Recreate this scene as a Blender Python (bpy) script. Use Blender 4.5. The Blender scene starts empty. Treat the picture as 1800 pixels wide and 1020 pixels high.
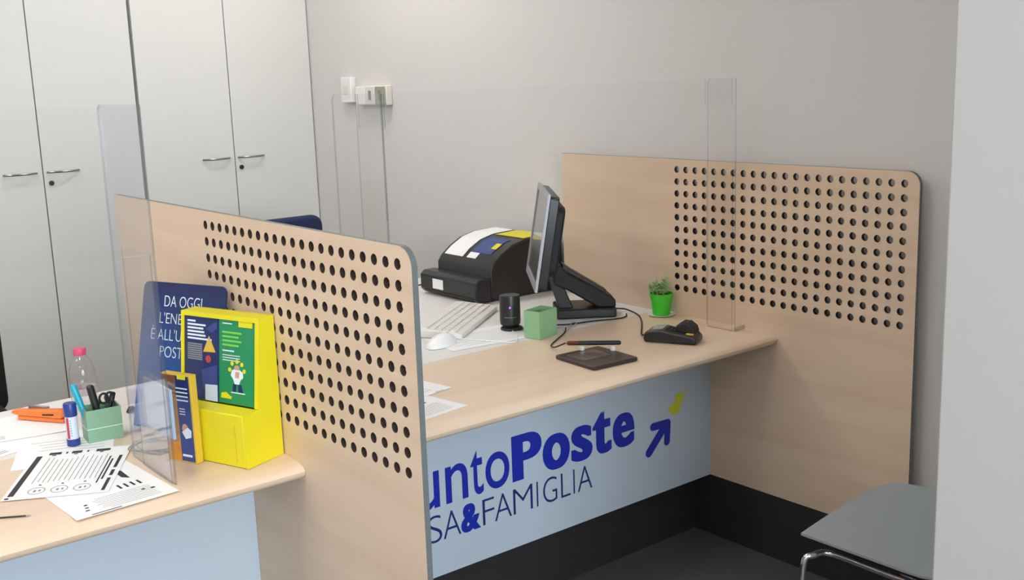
import bpy, bmesh, math, random
from mathutils import Vector, Matrix
random.seed(7)
S = bpy.context.scene
COL = S.collection

def lin(r, g, b):
    f = lambda c: ((c/255+.055)/1.055)**2.4 if c > 10.3 else c/255/12.92
    return (f(r), f(g), f(b), 1)

# ------------------------------------------------------------------ camera, world, light, exposure
cam_data = bpy.data.cameras.new('camera')
cam_data.sensor_width = 36; cam_data.lens = 1925.27/1800*36; cam_data.clip_start = .05
cam = bpy.data.objects.new('camera', cam_data); COL.objects.link(cam)
cam.location = (-1.0535, -1.5985, 1.5626)
cam.rotation_euler = (1.3752, .0334, -.6814)
S.camera = cam
S.view_settings.view_transform = 'Standard'; S.view_settings.look = 'None'
S.view_settings.gamma = 1; S.view_settings.use_curve_mapping = False
S.view_settings.exposure = 0.0
S.cycles.transparent_max_bounces = 24; S.cycles.max_bounces = 10; S.cycles.diffuse_bounces = 5
W = bpy.data.worlds.new('world'); S.world = W; W.use_nodes = True
W.node_tree.nodes['Background'].inputs[0].default_value = (.75, .87, 1, 1)
W.node_tree.nodes['Background'].inputs[1].default_value = 1.6
CEIL = 2.95
LAMP_POWER = 18.5           # emission strength of the ceiling diffusers
WINDOW_POWER = 185
def area(name, loc, rot, sx, sy, power, col):
    l = bpy.data.lights.new(name, 'AREA'); l.shape = 'RECTANGLE'; l.size = sx; l.size_y = sy
    l.energy = power; l.color = col
    o = bpy.data.objects.new(name, l); COL.objects.link(o); o.location = loc; o.rotation_euler = rot
    return o
# daylight entering through the front window behind the photographer
area('window_daylight', (-.95, -4.45, 1.75), (math.radians(90), 0, 0), 2.3, 1.65, WINDOW_POWER, (.80, .90, 1))

# ------------------------------------------------------------------ materials
def mat(name, col, rough=.5, metal=0, spec=.5, bump=None, vary=None, coat=0, emit=None, trans=0):
    m = bpy.data.materials.new(name); m.use_nodes = True
    nt = m.node_tree; b = nt.nodes['Principled BSDF']
    b.inputs['Base Color'].default_value = col; b.inputs['Roughness'].default_value = rough
    b.inputs['Metallic'].default_value = metal; b.inputs['Specular IOR Level'].default_value = spec
    b.inputs['Coat Weight'].default_value = coat; b.inputs['Transmission Weight'].default_value = trans
    if emit: b.inputs['Emission Color'].default_value = emit[0]; b.inputs['Emission Strength'].default_value = emit[1]
    tc = nt.nodes.new('ShaderNodeTexCoord')
    if vary:   # (scale vector, amount, second colour)
        mp = nt.nodes.new('ShaderNodeMapping'); mp.inputs['Scale'].default_value = vary[0]
        n = nt.nodes.new('ShaderNodeTexNoise'); n.inputs['Scale'].default_value = 1; n.inputs['Detail'].default_value = 5
        n.inputs['Distortion'].default_value = .6
        r = nt.nodes.new('ShaderNodeMapRange'); r.inputs[1].default_value = .3; r.inputs[2].default_value = .7; r.inputs[4].default_value = vary[1]
        mx = nt.nodes.new('ShaderNodeMix'); mx.data_type = 'RGBA'
        mx.inputs[6].default_value = col; mx.inputs[7].default_value = vary[2]
        L = nt.links.new
        L(tc.outputs['Object'], mp.inputs[0]); L(mp.outputs[0], n.inputs['Vector']); L(n.outputs[0], r.inputs[0])
        L(r.outputs[0], mx.inputs[0]); L(mx.outputs[2], b.inputs['Base Color'])
    if bump:
        n = nt.nodes.new('ShaderNodeTexNoise'); n.inputs['Scale'].default_value = bump[0]; n.inputs['Detail'].default_value = 3
        bp = nt.nodes.new('ShaderNodeBump'); bp.inputs['Strength'].default_value = bump[1]; bp.inputs['Distance'].default_value = .002
        nt.links.new(tc.outputs['Object'], n.inputs['Vector']); nt.links.new(n.outputs[0], bp.inputs['Height'])
        nt.links.new(bp.outputs[0], b.inputs['Normal'])
    return m

def clear(name, tint, gloss=1.0, ior=1.35, rough=.03, base=0.0):
    """thin clear sheet: what is behind shows, with a Fresnel reflection"""
    m = bpy.data.materials.new(name); m.use_nodes = True; nt = m.node_tree
    nt.nodes.remove(nt.nodes['Principled BSDF']); out = nt.nodes['Material Output']
    t = nt.nodes.new('ShaderNodeBsdfTransparent'); t.inputs[0].default_value = tint
    g = nt.nodes.new('ShaderNodeBsdfGlossy'); g.inputs['Roughness'].default_value = rough; g.inputs['Color'].default_value = (gloss, gloss, gloss, 1)
    lw = nt.nodes.new('ShaderNodeLayerWeight'); lw.inputs[0].default_value = .5
    pw = nt.nodes.new('ShaderNodeMath'); pw.operation = 'POWER'; pw.inputs[1].default_value = 5
    a = nt.nodes.new('ShaderNodeMath'); a.operation = 'MULTIPLY_ADD'; a.inputs[1].default_value = .9; a.inputs[2].default_value = base+((ior-1)/(ior+1))**2; a.use_clamp = True
    mx = nt.nodes.new('ShaderNodeMixShader'); L = nt.links.new
    L(lw.outputs['Facing'], pw.inputs[0]); L(pw.outputs[0], a.inputs[0]); L(a.outputs[0], mx.inputs[0]); L(t.outputs[0], mx.inputs[1]); L(g.outputs[0], mx.inputs[2]); L(mx.outputs[0], out.inputs[0])
    return m

M = dict(
    wall=mat('wall_paint', lin(215, 212, 209), .9, bump=(60, .05)),
    ceiling=mat('ceiling_paint', lin(235, 233, 230), .9, bump=(40, .1)),
    floor=mat('floor_vinyl', lin(90, 92, 93), .5, vary=((3, 3, 3), .5, lin(80, 82, 80))),
    pillar=mat('pillar_paint', lin(187, 185, 181), .7, bump=(50, .05)),
    cabinet=mat('cabinet_laminate', lin(215, 213, 208), .5, bump=(30, .03)),
    carcass=mat('cabinet_carcass', lin(140, 138, 134), .6, bump=(30, .03)),
    birch=mat('birch_laminate', lin(225, 199, 174), .42, vary=((3, 1.2, 14), .75, lin(212, 183, 153))),
    worktop=mat('birch_worktop', lin(229, 205, 180), .33, vary=((1.5, 14, 3), .7, lin(218, 190, 163))),
    edge=mat('panel_edge', lin(104, 108, 108), .5, metal=.1, bump=(60, .03)),
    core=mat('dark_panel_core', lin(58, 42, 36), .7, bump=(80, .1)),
    sign=mat('sign_laminate', lin(188, 199, 209), .4, bump=(30, .02)),
    plinth=mat('plinth_black', lin(46, 42, 42), .5, bump=(40, .05)),
    desk=mat('white_desk', lin(224, 221, 219), .45, bump=(60, .03)),
    body=mat('counter_body', lin(150, 150, 150), .6, bump=(40, .03)),
    blue=mat('sign_blue', lin(25, 42, 160), .4, bump=(40, .02)),
    navyink=mat('sign_navy', lin(30, 45, 110), .4, bump=(40, .02)),
    yellowink=mat('sign_yellow', lin(205, 205, 60), .5, bump=(40, .02)),
    black=mat('black_plastic', lin(36, 35, 36), .35, bump=(200, .05)),
    blackm=mat('black_matte', lin(30, 29, 30), .6, bump=(200, .1)),
    brownb=mat('brown_black_plastic', lin(52, 42, 40), .35, bump=(200, .05)),
    padgrey=mat('pad_screen', lin(92, 80, 74), .25, bump=(80, .02)),
    screen=mat('monitor_screen', lin(96, 97, 100), .18, coat=.3, bump=(30, .01)),
    silver=mat('silver_plastic', lin(168, 170, 176), .35, metal=.3, bump=(100, .03)),
    chrome=mat('chrome', lin(225, 225, 225), .12, metal=1, bump=(20, .01)),
    steel=mat('satin_steel', lin(150, 148, 144), .3, metal=.9, bump=(60, .02)),
    paper=mat('paper', lin(238, 237, 237), .8, bump=(40, .05)),
    ink=mat('black_ink', lin(42, 42, 44), .7, bump=(80, .02)),
    greyink=mat('grey_ink', lin(132, 134, 138), .7, bump=(80, .02)),
    yellow=mat('yellow_card', lin(226, 212, 24), .45, bump=(60, .04)),
    yellow2=mat('golden_card', lin(218, 180, 60), .5, bump=(60, .04)),
    green=mat('green_print', lin(34, 138, 86), .4, bump=(60, .03)),
    lime=mat('lime_print', lin(120, 205, 70), .5, bump=(60, .03)),
    navy=mat('navy_print', lin(28, 44, 110), .4, bump=(60, .03), vary=((9, 9, 9), .8, lin(30, 34, 62))),
    bluecard=mat('blue_card', lin(24, 66, 150), .35, vary=((3, 3, 6), .6, lin(24, 44, 100))),
    cardgrad=None,
    whiteink=mat('white_ink', lin(225, 232, 238), .6, bump=(60, .03)),
    orangeprint=mat('orange_print', lin(214, 150, 40), .5, vary=((20, 20, 20), .7, lin(190, 110, 50))),
    brownprint=mat('brown_print', lin(120, 66, 34), .5, bump=(60, .03)),
    blueprint=mat('blue_print', lin(58, 76, 138), .5, vary=((15, 15, 15), .6, lin(44, 52, 110))),
    skin=mat('skin_print', lin(205, 150, 130), .6, bump=(60, .03)),
    red=mat('red_print', lin(190, 60, 60), .5, bump=(60, .03)),
    sage=mat('sage_green_plastic', lin(124, 163, 134), .45, bump=(90, .05)),
    sage2=mat('pale_green_plastic', lin(140, 182, 138), .45, bump=(90, .05)),
    bright=mat('bright_green_plastic', lin(66, 200, 50), .4, bump=(90, .04)),
    leaf=mat('succulent_leaf', lin(150, 184, 120), .6, vary=((60, 60, 60), .8, lin(112, 146, 92))),
    soil=mat('potting_soil', lin(60, 48, 36), .9, bump=(200, .6)),
    white=mat('white_plastic', lin(236, 235, 233), .35, bump=(60, .02)),
    offwhite=mat('ivory_plastic', lin(222, 218, 205), .4, bump=(60, .02)),
    keyb=mat('keyboard_plastic', lin(222, 219, 212), .5, bump=(60, .02)),
    socketgrey=mat('socket_olive', lin(158, 160, 142), .5, bump=(60, .02)),
    keys=mat('keycaps', lin(222, 220, 212), .5, bump=(60, .02)),
    orange=mat('orange_plastic', lin(232, 122, 48), .4, bump=(60, .03)),
    gluecap=mat('blue_cap', lin(34, 58, 130), .35, bump=(60, .03)),
    gluebody=mat('glue_label', lin(205, 214, 232), .4, bump=(60, .03)),
    teal=mat('teal_plastic', lin(30, 160, 185), .35, bump=(60, .03)),
    pinkcap=mat('pink_cap', lin(212, 78, 110), .4, bump=(60, .03)),
    navyfab=mat('navy_fabric', lin(30, 42, 74), .9, bump=(400, .5)),
    dark=mat('dark_fabric', lin(32, 24, 28), .9, bump=(400, .5)),
    seat=mat('grey_seat', lin(150, 159, 162), .5, bump=(120, .05)),
    seatedge=mat('grey_seat_edge', lin(150, 152, 152), .4, bump=(120, .05)),
    led=mat('violet_light', lin(160, 80, 200), .3, emit=(lin(170, 90, 230), 2.5)),
    diffuser=mat('lamp_diffuser', lin(250, 250, 250), .5, emit=((1, .96, .91, 1), LAMP_POWER)),
    red_black=mat('dark_red_plastic', lin(90, 24, 22), .35, bump=(60, .03)),
    acrylic=clear('acrylic', (.992, .991, .993, 1), .9, 1.25),
    acrylic_edge=clear('acrylic_edge', (.74, .77, .80, 1), .9, 1.4, .15, .10),
    holder_clear=clear('holder_acrylic', (.93, .95, .97, 1), .9, 1.4, .05, .04),
    pet=clear('clear_bottle_plastic', (.975, .965, .965, 1), .9, 1.4, .05, .02),
    wing_clear=clear('bluish_acrylic', (.95, .965, .985, 1), .9, 1.25),
    water_label=mat('bottle_label', lin(206, 196, 200), .5, vary=((90, 90, 30), .6, lin(150, 124, 138))),
    glass=clear('window_glass', (.97, .98, .98, 1), .8, 1.3),
)

def card_print():
    m = mat('display_card_print', lin(24, 66, 150), .35, bump=(60, .02)); nt = m.node_tree; L = nt.links.new
    tc = nt.nodes.new('ShaderNodeTexCoord'); sx = nt.nodes.new('ShaderNodeSeparateXYZ'); r = nt.nodes.new('ShaderNodeValToRGB')
    L(tc.outputs['Generated'], sx.inputs[0]); L(sx.outputs[2], r.inputs[0]); L(r.outputs[0], nt.nodes['Principled BSDF'].inputs['Base Color'])
    e = r.color_ramp.elements; e[0].position = .35; e[0].color = lin(28, 84, 160); e[1].position = .95; e[1].color = lin(30, 40, 84)
    return m
M['cardgrad'] = card_print()

# ------------------------------------------------------------------ helpers
def tag(o, label=None, cat=None, group=None, kind=None):
    if label: o['label'] = label
    if cat: o['category'] = cat
    if group: o['group'] = group
    if kind: o['kind'] = kind
    return o
def thing(name, label, cat, loc=(0, 0, 0), rz=0, group=None):
    o = bpy.data.objects.new(name, None); COL.objects.link(o); o.empty_display_size = .05
    o.location = loc; o.rotation_euler = (0, 0, rz)
    return tag(o, label, cat, group)
def rootmat(p):
    while p.parent is not None: p = p.parent
    return Matrix.Translation(p.location) @ p.rotation_euler.to_matrix().to_4x4()
def obj(name, bm, m, parent=None, world=False, bevel=0, smooth=True, label=None, seg=2, subsurf=0):
    """link bm as ONE mesh object; world=True: bm is in world coordinates and is brought into its thing's frame"""
    me = bpy.data.meshes.new(name)
    if world and parent is not None: bm.transform(rootmat(parent).inverted())
    bmesh.ops.recalc_face_normals(bm, faces=bm.faces)
    bm.to_mesh(me); bm.free()
    for x in (m if isinstance(m, (list, tuple)) else [m]): me.materials.append(M[x])
    if smooth:
        me.shade_smooth(); me.set_sharp_from_angle(angle=.6)
    o = bpy.data.objects.new(name, me); COL.objects.link(o)
    if parent is not None: o.parent = parent
    if bevel:
        b = o.modifiers.new('bevel', 'BEVEL'); b.width = bevel; b.segments = seg; b.limit_method = 'ANGLE'; b.angle_limit = .7
    if subsurf:
        s = o.modifiers.new('subdivision', 'SUBSURF'); s.levels = s.render_levels = subsurf
    if label: o['label'] = label
    return o
def nb(): return bmesh.new()
def box(bm, x0, x1, y0, y1, z0, z1, mi=0, mtx=None):
    vs = [bm.verts.new(Vector((x, y, z))) for z in (z0, z1) for x, y in ((x0, y0), (x1, y0), (x1, y1), (x0, y1))]
    if mtx is not None:
        for v in vs: v.co = mtx @ v.co
    for f in ((3, 2, 1, 0), (4, 5, 6, 7), (0, 1, 5, 4), (1, 2, 6, 5), (2, 3, 7, 6), (3, 0, 4, 7)):
        bm.faces.new([vs[i] for i in f]).material_index = mi
    return bm
def bx(*a, **k): return box(nb(), *a, **k)
def prism(bm, pts, d, mi=0, mi_side=None):
    """closed planar outline pts (Vectors) thickened by the vector d"""
    d = Vector(d); a = [bm.verts.new(Vector(p)) for p in pts]; b = [bm.verts.new(Vector(p)+d) for p in pts]
    n = len(a)
    bm.faces.new(a).material_index = mi; bm.faces.new(b[::-1]).material_index = mi
    for i in range(n):
        bm.faces.new([a[i], a[(i+1) % n], b[(i+1) % n], b[i]]).material_index = mi if mi_side is None else mi_side
    return bm
def lathe(bm, prof, n=32, c=(0, 0), cap=True, mi=0):
    rings = []
    for r, z in prof:
        rings.append([bm.verts.new((c[0]+r*math.cos(2*math.pi*i/n), c[1]+r*math.sin(2*math.pi*i/n), z)) for i in range(n)])
    for a, b in zip(rings, rings[1:]):
        for i in range(n): bm.faces.new([a[i], a[(i+1) % n], b[(i+1) % n], b[i]]).material_index = mi
    if cap:
        bm.faces.new(rings[0][::-1]).material_index = mi; bm.faces.new(rings[-1]).material_index = mi
    return bm
def smoothpath(pts, k=6):
    pts = [Vector(p) for p in pts]
    if len(pts) < 3: return pts
    P = [pts[0]*2-pts[1]]+pts+[pts[-1]*2-pts[-2]]; out = []
    for i in range(1, len(P)-2):
        for j in range(k):
            t = j/k; a, b, c, d = P[i-1:i+3]
            out.append(.5*((2*b)+(c-a)*t+(2*a-5*b+4*c-d)*t*t+(3*b-a-3*c+d)*t**3))
    return out+[pts[-1]]
def tube(bm, pts, r, n=10, mi=0, smooth=6):
    pts = smoothpath(pts, smooth) if smooth else [Vector(p) for p in pts]
    prev = None; rings = []
    for i, p in enumerate(pts):
        t = (pts[min(i+1, len(pts)-1)]-pts[max(i-1, 0)]).normalized()
        if prev is None: u = t.orthogonal().normalized()
        else: u = (prev-t*prev.dot(t)).normalized()
        prev = u; v = t.cross(u)
        rr = r[min(i, len(r)-1)] if isinstance(r, (list, tuple)) else r
        rings.append([bm.verts.new(p+(u*math.cos(2*math.pi*k/n)+v*math.sin(2*math.pi*k/n))*rr) for k in range(n)])
    for a, b in zip(rings, rings[1:]):
        for k in range(n): bm.faces.new([a[k], a[(k+1) % n], b[(k+1) % n], b[k]]).material_index = mi
    bm.faces.new(rings[0][::-1]); bm.faces.new(rings[-1])
    return bm
def rrect(w, h, r, n=5, corners=(1, 1, 1, 1)):
    """2D rounded rectangle centred on 0: corners BL, BR, TR, TL"""
    out = []
    for (cx, cy, a0), on in zip(((-w/2+r, -h/2+r, 180), (w/2-r, -h/2+r, 270), (w/2-r, h/2-r, 0), (-w/2+r, h/2-r, 90)), corners):
        if on:
            for i in range(n+1):
                a = math.radians(a0+90*i/n); out.append((cx+r*math.cos(a), cy+r*math.sin(a)))
        else:
            out.append((cx+(r if cx > 0 else -r), cy+(r if cy > 0 else -r)))
    return out
def frame(o, u, v):
    """4x4 placing local x along u, local y along v, local z along u x v, origin o"""
    u = Vector(u).normalized(); v = Vector(v); v = (v-u*v.dot(u)).normalized(); n = u.cross(v)
    m = Matrix((u, v, n)).transposed().to_4x4(); m.translation = Vector(o); return m
def flat(bm, pts2, mtx, z=.0006, th=.0004, mi=0):
    """a thin printed patch lying on the plane of mtx"""
    prism(bm, [mtx @ Vector((x, y, z)) for x, y in pts2], mtx.to_3x3() @ Vector((0, 0, th)), mi)
def rc(x0, y0, x1, y1): return [(x0, y0), (x1, y0), (x1, y1), (x0, y1)]
def text_bm(s, box2, mtx, bold=0, z=.0008, th=.0006, spacing=1.0):
    """text fitted to the 2D box (x0, y0, x1, y1) on the plane of mtx; height from the glyph bounds"""
    c = bpy.data.curves.new('t', 'FONT'); c.body = s; c.size = 1; c.offset = bold; c.space_character = spacing; c.resolution_u = 6
    o = bpy.data.objects.new('t', c); COL.objects.link(o)
    dg = bpy.context.evaluated_depsgraph_get(); me = bpy.data.meshes.new_from_object(o.evaluated_get(dg))
    bm = nb(); bm.from_mesh(me); bpy.data.objects.remove(o); bpy.data.curves.remove(c); bpy.data.meshes.remove(me)
    xs = [v.co.x for v in bm.verts]; ys = [v.co.y for v in bm.verts]
    x0, y0, x1, y1 = box2; sx = (x1-x0)/(max(xs)-min(xs)); sy = (y1-y0)/(max(ys)-min(ys)); mx, my = min(xs), min(ys)
    for f in bm.faces: f.smooth = False
    for v in bm.verts: v.co = Vector((x0+(v.co.x-mx)*sx, y0+(v.co.y-my)*sy, z))
    r = bmesh.ops.extrude_face_region(bm, geom=list(bm.faces))
    for e in r['geom']:
        if isinstance(e, bmesh.types.BMVert): e.co.z += th
    bm.transform(mtx); return bm
def join(bm, other):
    me = bpy.data.meshes.new('tmp'); other.to_mesh(me); other.free(); bm.from_mesh(me); bpy.data.meshes.remove(me); return bm
def struct(name, bm, m, **k):
    return tag(obj(name, bm, m, **k), kind='structure')

# ------------------------------------------------------------------ the setting
X0, X1, Y0, Y1 = -3.4, 1.70, -4.6, 3.85
struct('floor', bx(X0, X1, Y0, Y1, -.1, 0), 'floor', smooth=False)
struct('ceiling', bx(X0, X1, Y0, Y1, CEIL, CEIL+.1), 'ceiling', smooth=False)
struct('wall_back', bx(X0, X1, Y1, Y1+.12, 0, CEIL), 'wall', smooth=False)
struct('wall_left', bx(X0-.12, X0, Y0, Y1, 0, CEIL), 'wall', smooth=False)
struct('wall_right', bx(X1, X1+.12, Y0, Y1, 0, CEIL), 'wall', smooth=False)
b = nb(); yy = (Y0-.12, Y0)
for x0, x1, z0, z1 in ((X0, X1, 0, .9), (X0, X1, 2.6, CEIL), (X0, -2.15, .9, 2.6), (.25, X1, .9, 2.6)):
    box(b, x0, x1, *yy, z0, z1)
struct('wall_front', b, 'wall', smooth=False)
for i, (x0, x1) in enumerate(((-2.15, .25),)):
    b = nb()
    for a in ((x0, x1, .9, .95), (x0, x1, 2.55, 2.6), (x0, x0+.05, .95, 2.55), (x1-.05, x1, .95, 2.55), ((x0+x1)/2-.025, (x0+x1)/2+.025, .95, 2.55)):
        box(b, a[0], a[1], Y0-.08, Y0-.02, a[2], a[3])
    w = struct('window_%d' % (i+1), b, 'white', smooth=False)
    obj('pane', bx(x0+.05, x1-.05, Y0-.055, Y0-.049, .95, 2.55), 'glass', w, smooth=False)
struct('pillar', bx(.684, 1.15, -1.7, -.62, 0, CEIL), 'pillar', bevel=.004)

# ceiling lamps: recessed square diffusers, out of view; the front one added to light the pillar
def ceiling_lamp(x, y, lab):
    t = thing('ceiling_light', lab, 'ceiling light', (x, y, CEIL), group='ceiling lights')
    b = nb()
    for a in ((-.31, .31, -.31, -.28), (-.31, .31, .28, .31), (-.31, -.28, -.28, .28), (.28, .31, -.28, .28)): box(b, *a, -.02, -.001)
    obj('lamp_frame', b, 'white', t)
    obj('diffuser', bx(-.28, .28, -.28, .28, -.012, -.002), 'diffuser', t, smooth=False)
for x, y, lab in ((1.1, 2.35, 'square ceiling light above the printer desk'), (-1.0, 2.35, 'square ceiling light above the left clerk place'), (-1.0, .1, 'square ceiling light above the leaflet counter'), (-2.6, 1.2, 'square ceiling light by the left wall'), (-2.7, -2.0, 'unseen square ceiling light added near the front windows to light the pillar')):
    ceiling_lamp(x, y, lab)

# ------------------------------------------------------------------ key dimensions (metres)
T = .745                       # worktop height
WX = 1.6394; PT = .0125        # left face of the far partition, panel thickness
H = 1.2667; HY, HZ, PI_ = .0454, 1.2327, .0396
YF, YS, PB = .4593, .7309, .2124   # worktop nose, sign face, lower edge of sign and panels

# ------------------------------------------------------------------ perforated partitions
def partition(x, L, label):
    t = thing('partition_panel', label, 'partition', (x, 0, 0))
    R, r, n = .038, .0108, 16
    y0, y1 = HY-PI_/2, HY+21.5*PI_; z1, z0 = HZ+PI_/2, HZ-10.5*PI_
    b = nb()
    def faces2(pts, xx, mi=0): b.faces.new([b.verts.new((xx, p[0], p[1])) for p in pts]).material_index = mi
    for xx in (0, PT):
        arc = [(R-R*math.cos(math.radians(a)), H-R+R*math.sin(math.radians(a))) for a in range(0, 91, 10)]
        faces2([(0, PB)]+[(0, z0)]+arc[:1]+arc[1:]+[(y0, H), (y0, PB)] if y0 > R else [(0, PB), (y0, PB), (y0, arc[6][1])]+[q for q in arc if q[0] < y0][::-1], xx)
        top = [q for q in arc if q[0] > y0]
        faces2([(y0, z1)]+([(y0, arc[6][1])] if y0 < R else [(y0, H)])+top+[(y1, H), (y1, z1)], xx)
        faces2([(y0, PB), (y1, PB), (y1, z0), (y0, z0)], xx)
        faces2([(y1, PB), (L, PB), (L, H), (y1, H)], xx)
    sq = []
    for k in range(n):
        a = 2*math.pi*k/n; c, s = math.cos(a), math.sin(a); m = max(abs(c), abs(s)); sq.append((c/m*PI_/2, s/m*PI_/2, c*r, s*r))
    for i in range(22):
        for j in range(11):
            cy, cz = HY+i*PI_, HZ-j*PI_
            V = [[b.verts.new((xx, cy+q[0], cz+q[1])) for q in sq] for xx in (0, PT)]
            I = [[b.verts.new((xx, cy+q[2], cz+q[3])) for q in sq] for xx in (0, PT)]
            for k in range(n):
                l = (k+1) % n
                for s in (0, 1): b.faces.new([V[s][k], V[s][l], I[s][l], I[s][k]])
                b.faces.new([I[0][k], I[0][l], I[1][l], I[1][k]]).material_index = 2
    out = [(0, PB)]+arc+[(L, H), (L, PB)]
    for p, q in zip(out, out[1:]+out[:1]):
        b.faces.new([b.verts.new((0, *p)), b.verts.new((0, *q)), b.verts.new((PT, *q)), b.verts.new((PT, *p))]).material_index = 1
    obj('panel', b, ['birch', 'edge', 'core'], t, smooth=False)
    # plinth the panel stands on
    obj('plinth', bx(.0015, PT-.0015, .02, L-.02, 0, PB), 'plinth', t, smooth=False)
partition(0, 1.4904, 'near birch partition with round holes, between the leaflet counter and the lettered counter')
partition(WX, 1.4474, 'far birch partition with round holes, behind the green potted plant and card terminal')

# ------------------------------------------------------------------ counters
def counter(x0, x1, label):
    t = thing('service_counter', label, 'counter', ((x0+x1)/2, .75, 0))
    prof = [(.965, T), (.56, T), (.535, T), (.51, T-.0008), (.49, T-.003), (.474, T-.0065), (.464, T-.011), (YF, T-.018), (.4615, T-.026), (.469, T-.034), (.482, T-.039), (.50, T-.041), (.965, T-.041)]
    b = nb(); prism(b, [(x0, y, z) for y, z in prof], (x1-x0, 0, 0)); obj('worktop', b, 'worktop', t, True)
    obj('desk_top', bx(x0, x1, .965, 1.374, T-.03, T-.0008), 'desk', t, True, bevel=.002, label='white laminate desk top behind the birch worktop')
    f = obj('front_panel', bx(x0, x1, YS, YS+.018, PB, T-.041), 'sign', t, True, smooth=False, label='pale blue front panel')
    obj('plinth', bx(x0+.002, x1-.002, .80, .82, 0, PB+.02), 'plinth', t, True, smooth=False)
    obj('support', bx(x0+.01, x0+.03, .83, 1.35, 0, T-.041), 'body', t, True, smooth=False)
    return t, f
tl, fl = counter(-2.6, -.0005, 'birch counter with a rounded edge and plain blue front, carrying the yellow leaflet stand')
tr, fr = counter(PT+.0005, WX-.0005, 'birch counter with blue PuntoPoste lettering on its front, between the two partitions')
# lettering on the right counter's front
F = frame((0, YS, 0), (1, 0, 0), (0, 0, 1))    # local x = X, y = Z, normal towards the customer
def word(par, name, m, letters, bold, label, heavy=0):
    b = nb()
    for ch, x0, x1, z0, z1 in letters:
        for k, dx in enumerate((-heavy, 0, heavy) if heavy else (0,)):
            join(b, text_bm(ch, (x0+heavy+dx, z0, x1-heavy+dx, z1), F, bold=bold, z=.0008+.00006*k))
    return obj(name, b, m, par, True, smooth=False, label=label)
zb_, zx = .413, .517    # baseline and x-height of the first line
word(fr, 'lettering', 'blue', [('P', .335, .437, zb_, .548), ('u', .462, .534, zb_-.002, zx), ('n', .555, .630, zb_, zx+.002), ('t', .641, .684, zb_-.002, .540), ('o', .692, .778, zb_-.002, zx+.002)], .006, 'thin blue word Punto')
word(fr, 'lettering', 'blue', [('P', .788, .900, zb_, .549), ('o', .903, 1.009, zb_-.003, zx+.003), ('s', 1.015, 1.101, zb_-.003, zx+.003), ('t', 1.103, 1.181, zb_-.002, .545), ('e', 1.187, 1.281, zb_-.003, zx+.003)], .022, 'bold blue word Poste', heavy=.0055)
cz0, cz1 = .3145, .3905
word(fr, 'lettering', 'navyink', [('C', .348, .412, cz0-.001, cz1+.001), ('A', .420, .482, cz0, cz1), ('S', .490, .536, cz0-.001, cz1+.001), ('A', .541, .600, cz0, cz1)], -.017, 'thin navy word CASA')
word(fr, 'lettering', 'navyink', [('F', .677, .718, cz0, cz1), ('A', .720, .781, cz0, cz1), ('M', .788, .860, cz0, cz1), ('I', .876, .881, cz0, cz1), ('G', .901, .955, cz0-.001, cz1+.001), ('L', .971, 1.008, cz0, cz1), ('I', 1.0205, 1.0255, cz0, cz1), ('A', 1.038, 1.097, cz0, cz1)], -.017, 'thin navy word FAMIGLIA')
word(fr, 'lettering', 'blue', [('&', .601, .669, cz0-.003, cz1+.003)], .025, 'bold blue ampersand', heavy=.003)
b = nb()
def stroke(b, p, q, w, z=.0008, th=.0006):
    p, q = Vector(p), Vector(q); d = (q-p).normalized(); n = Vector((-d.y, d.x))*w/2; pts = []
    for k in range(9):
        a = math.pi*k/8; pts.append(p-d*math.sin(a)*w/2+n*math.cos(a))
    for k in range(9):
        a = math.pi*k/8; pts.append(q+d*math.sin(a)*w/2-n*math.cos(a))
    flat(b, [(v.x, v.y) for v in pts], F, z, th)
stroke(b, (1.345, .362), (1.425, .440), .030)
stroke(b, (1.364, .444), (1.432, .442), .026, .0009, .0007)
stroke(b, (1.432, .442), (1.428, .380), .026, .001, .0008)
obj('arrow', b, 'blue', fr, True, smooth=False, label='blue arrow pointing up to the right')
b = nb(); flat(b, [(1.432, .485), (1.447, .473), (1.452, .463), (1.470, .461), (1.492, .468), (1.490, .487), (1.506, .502), (1.509, .528), (1.490, .531), (1.468, .528), (1.466, .505), (1.450, .498)], F)
obj('mark', b, 'yellowink', fr, True, smooth=False, label='small yellow mark beside the arrow')

# clerk's return desk beyond the right counter
t = thing('desk', 'white return desk under the black printer and keyboard', 'desk', (1.35, 1.8, 0))
obj('desk_top', bx(.72, 1.698, 1.3755, 2.12, T-.03, T-.0008), 'desk', t, True, bevel=.002)
for x, y in ((1.665, 1.49), (.76, 2.07), (1.665, 2.07)): obj('leg', bx(x-.025, x+.025, y-.025, y+.025, 0, T-.03), 'steel', t, True, bevel=.003)

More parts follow.
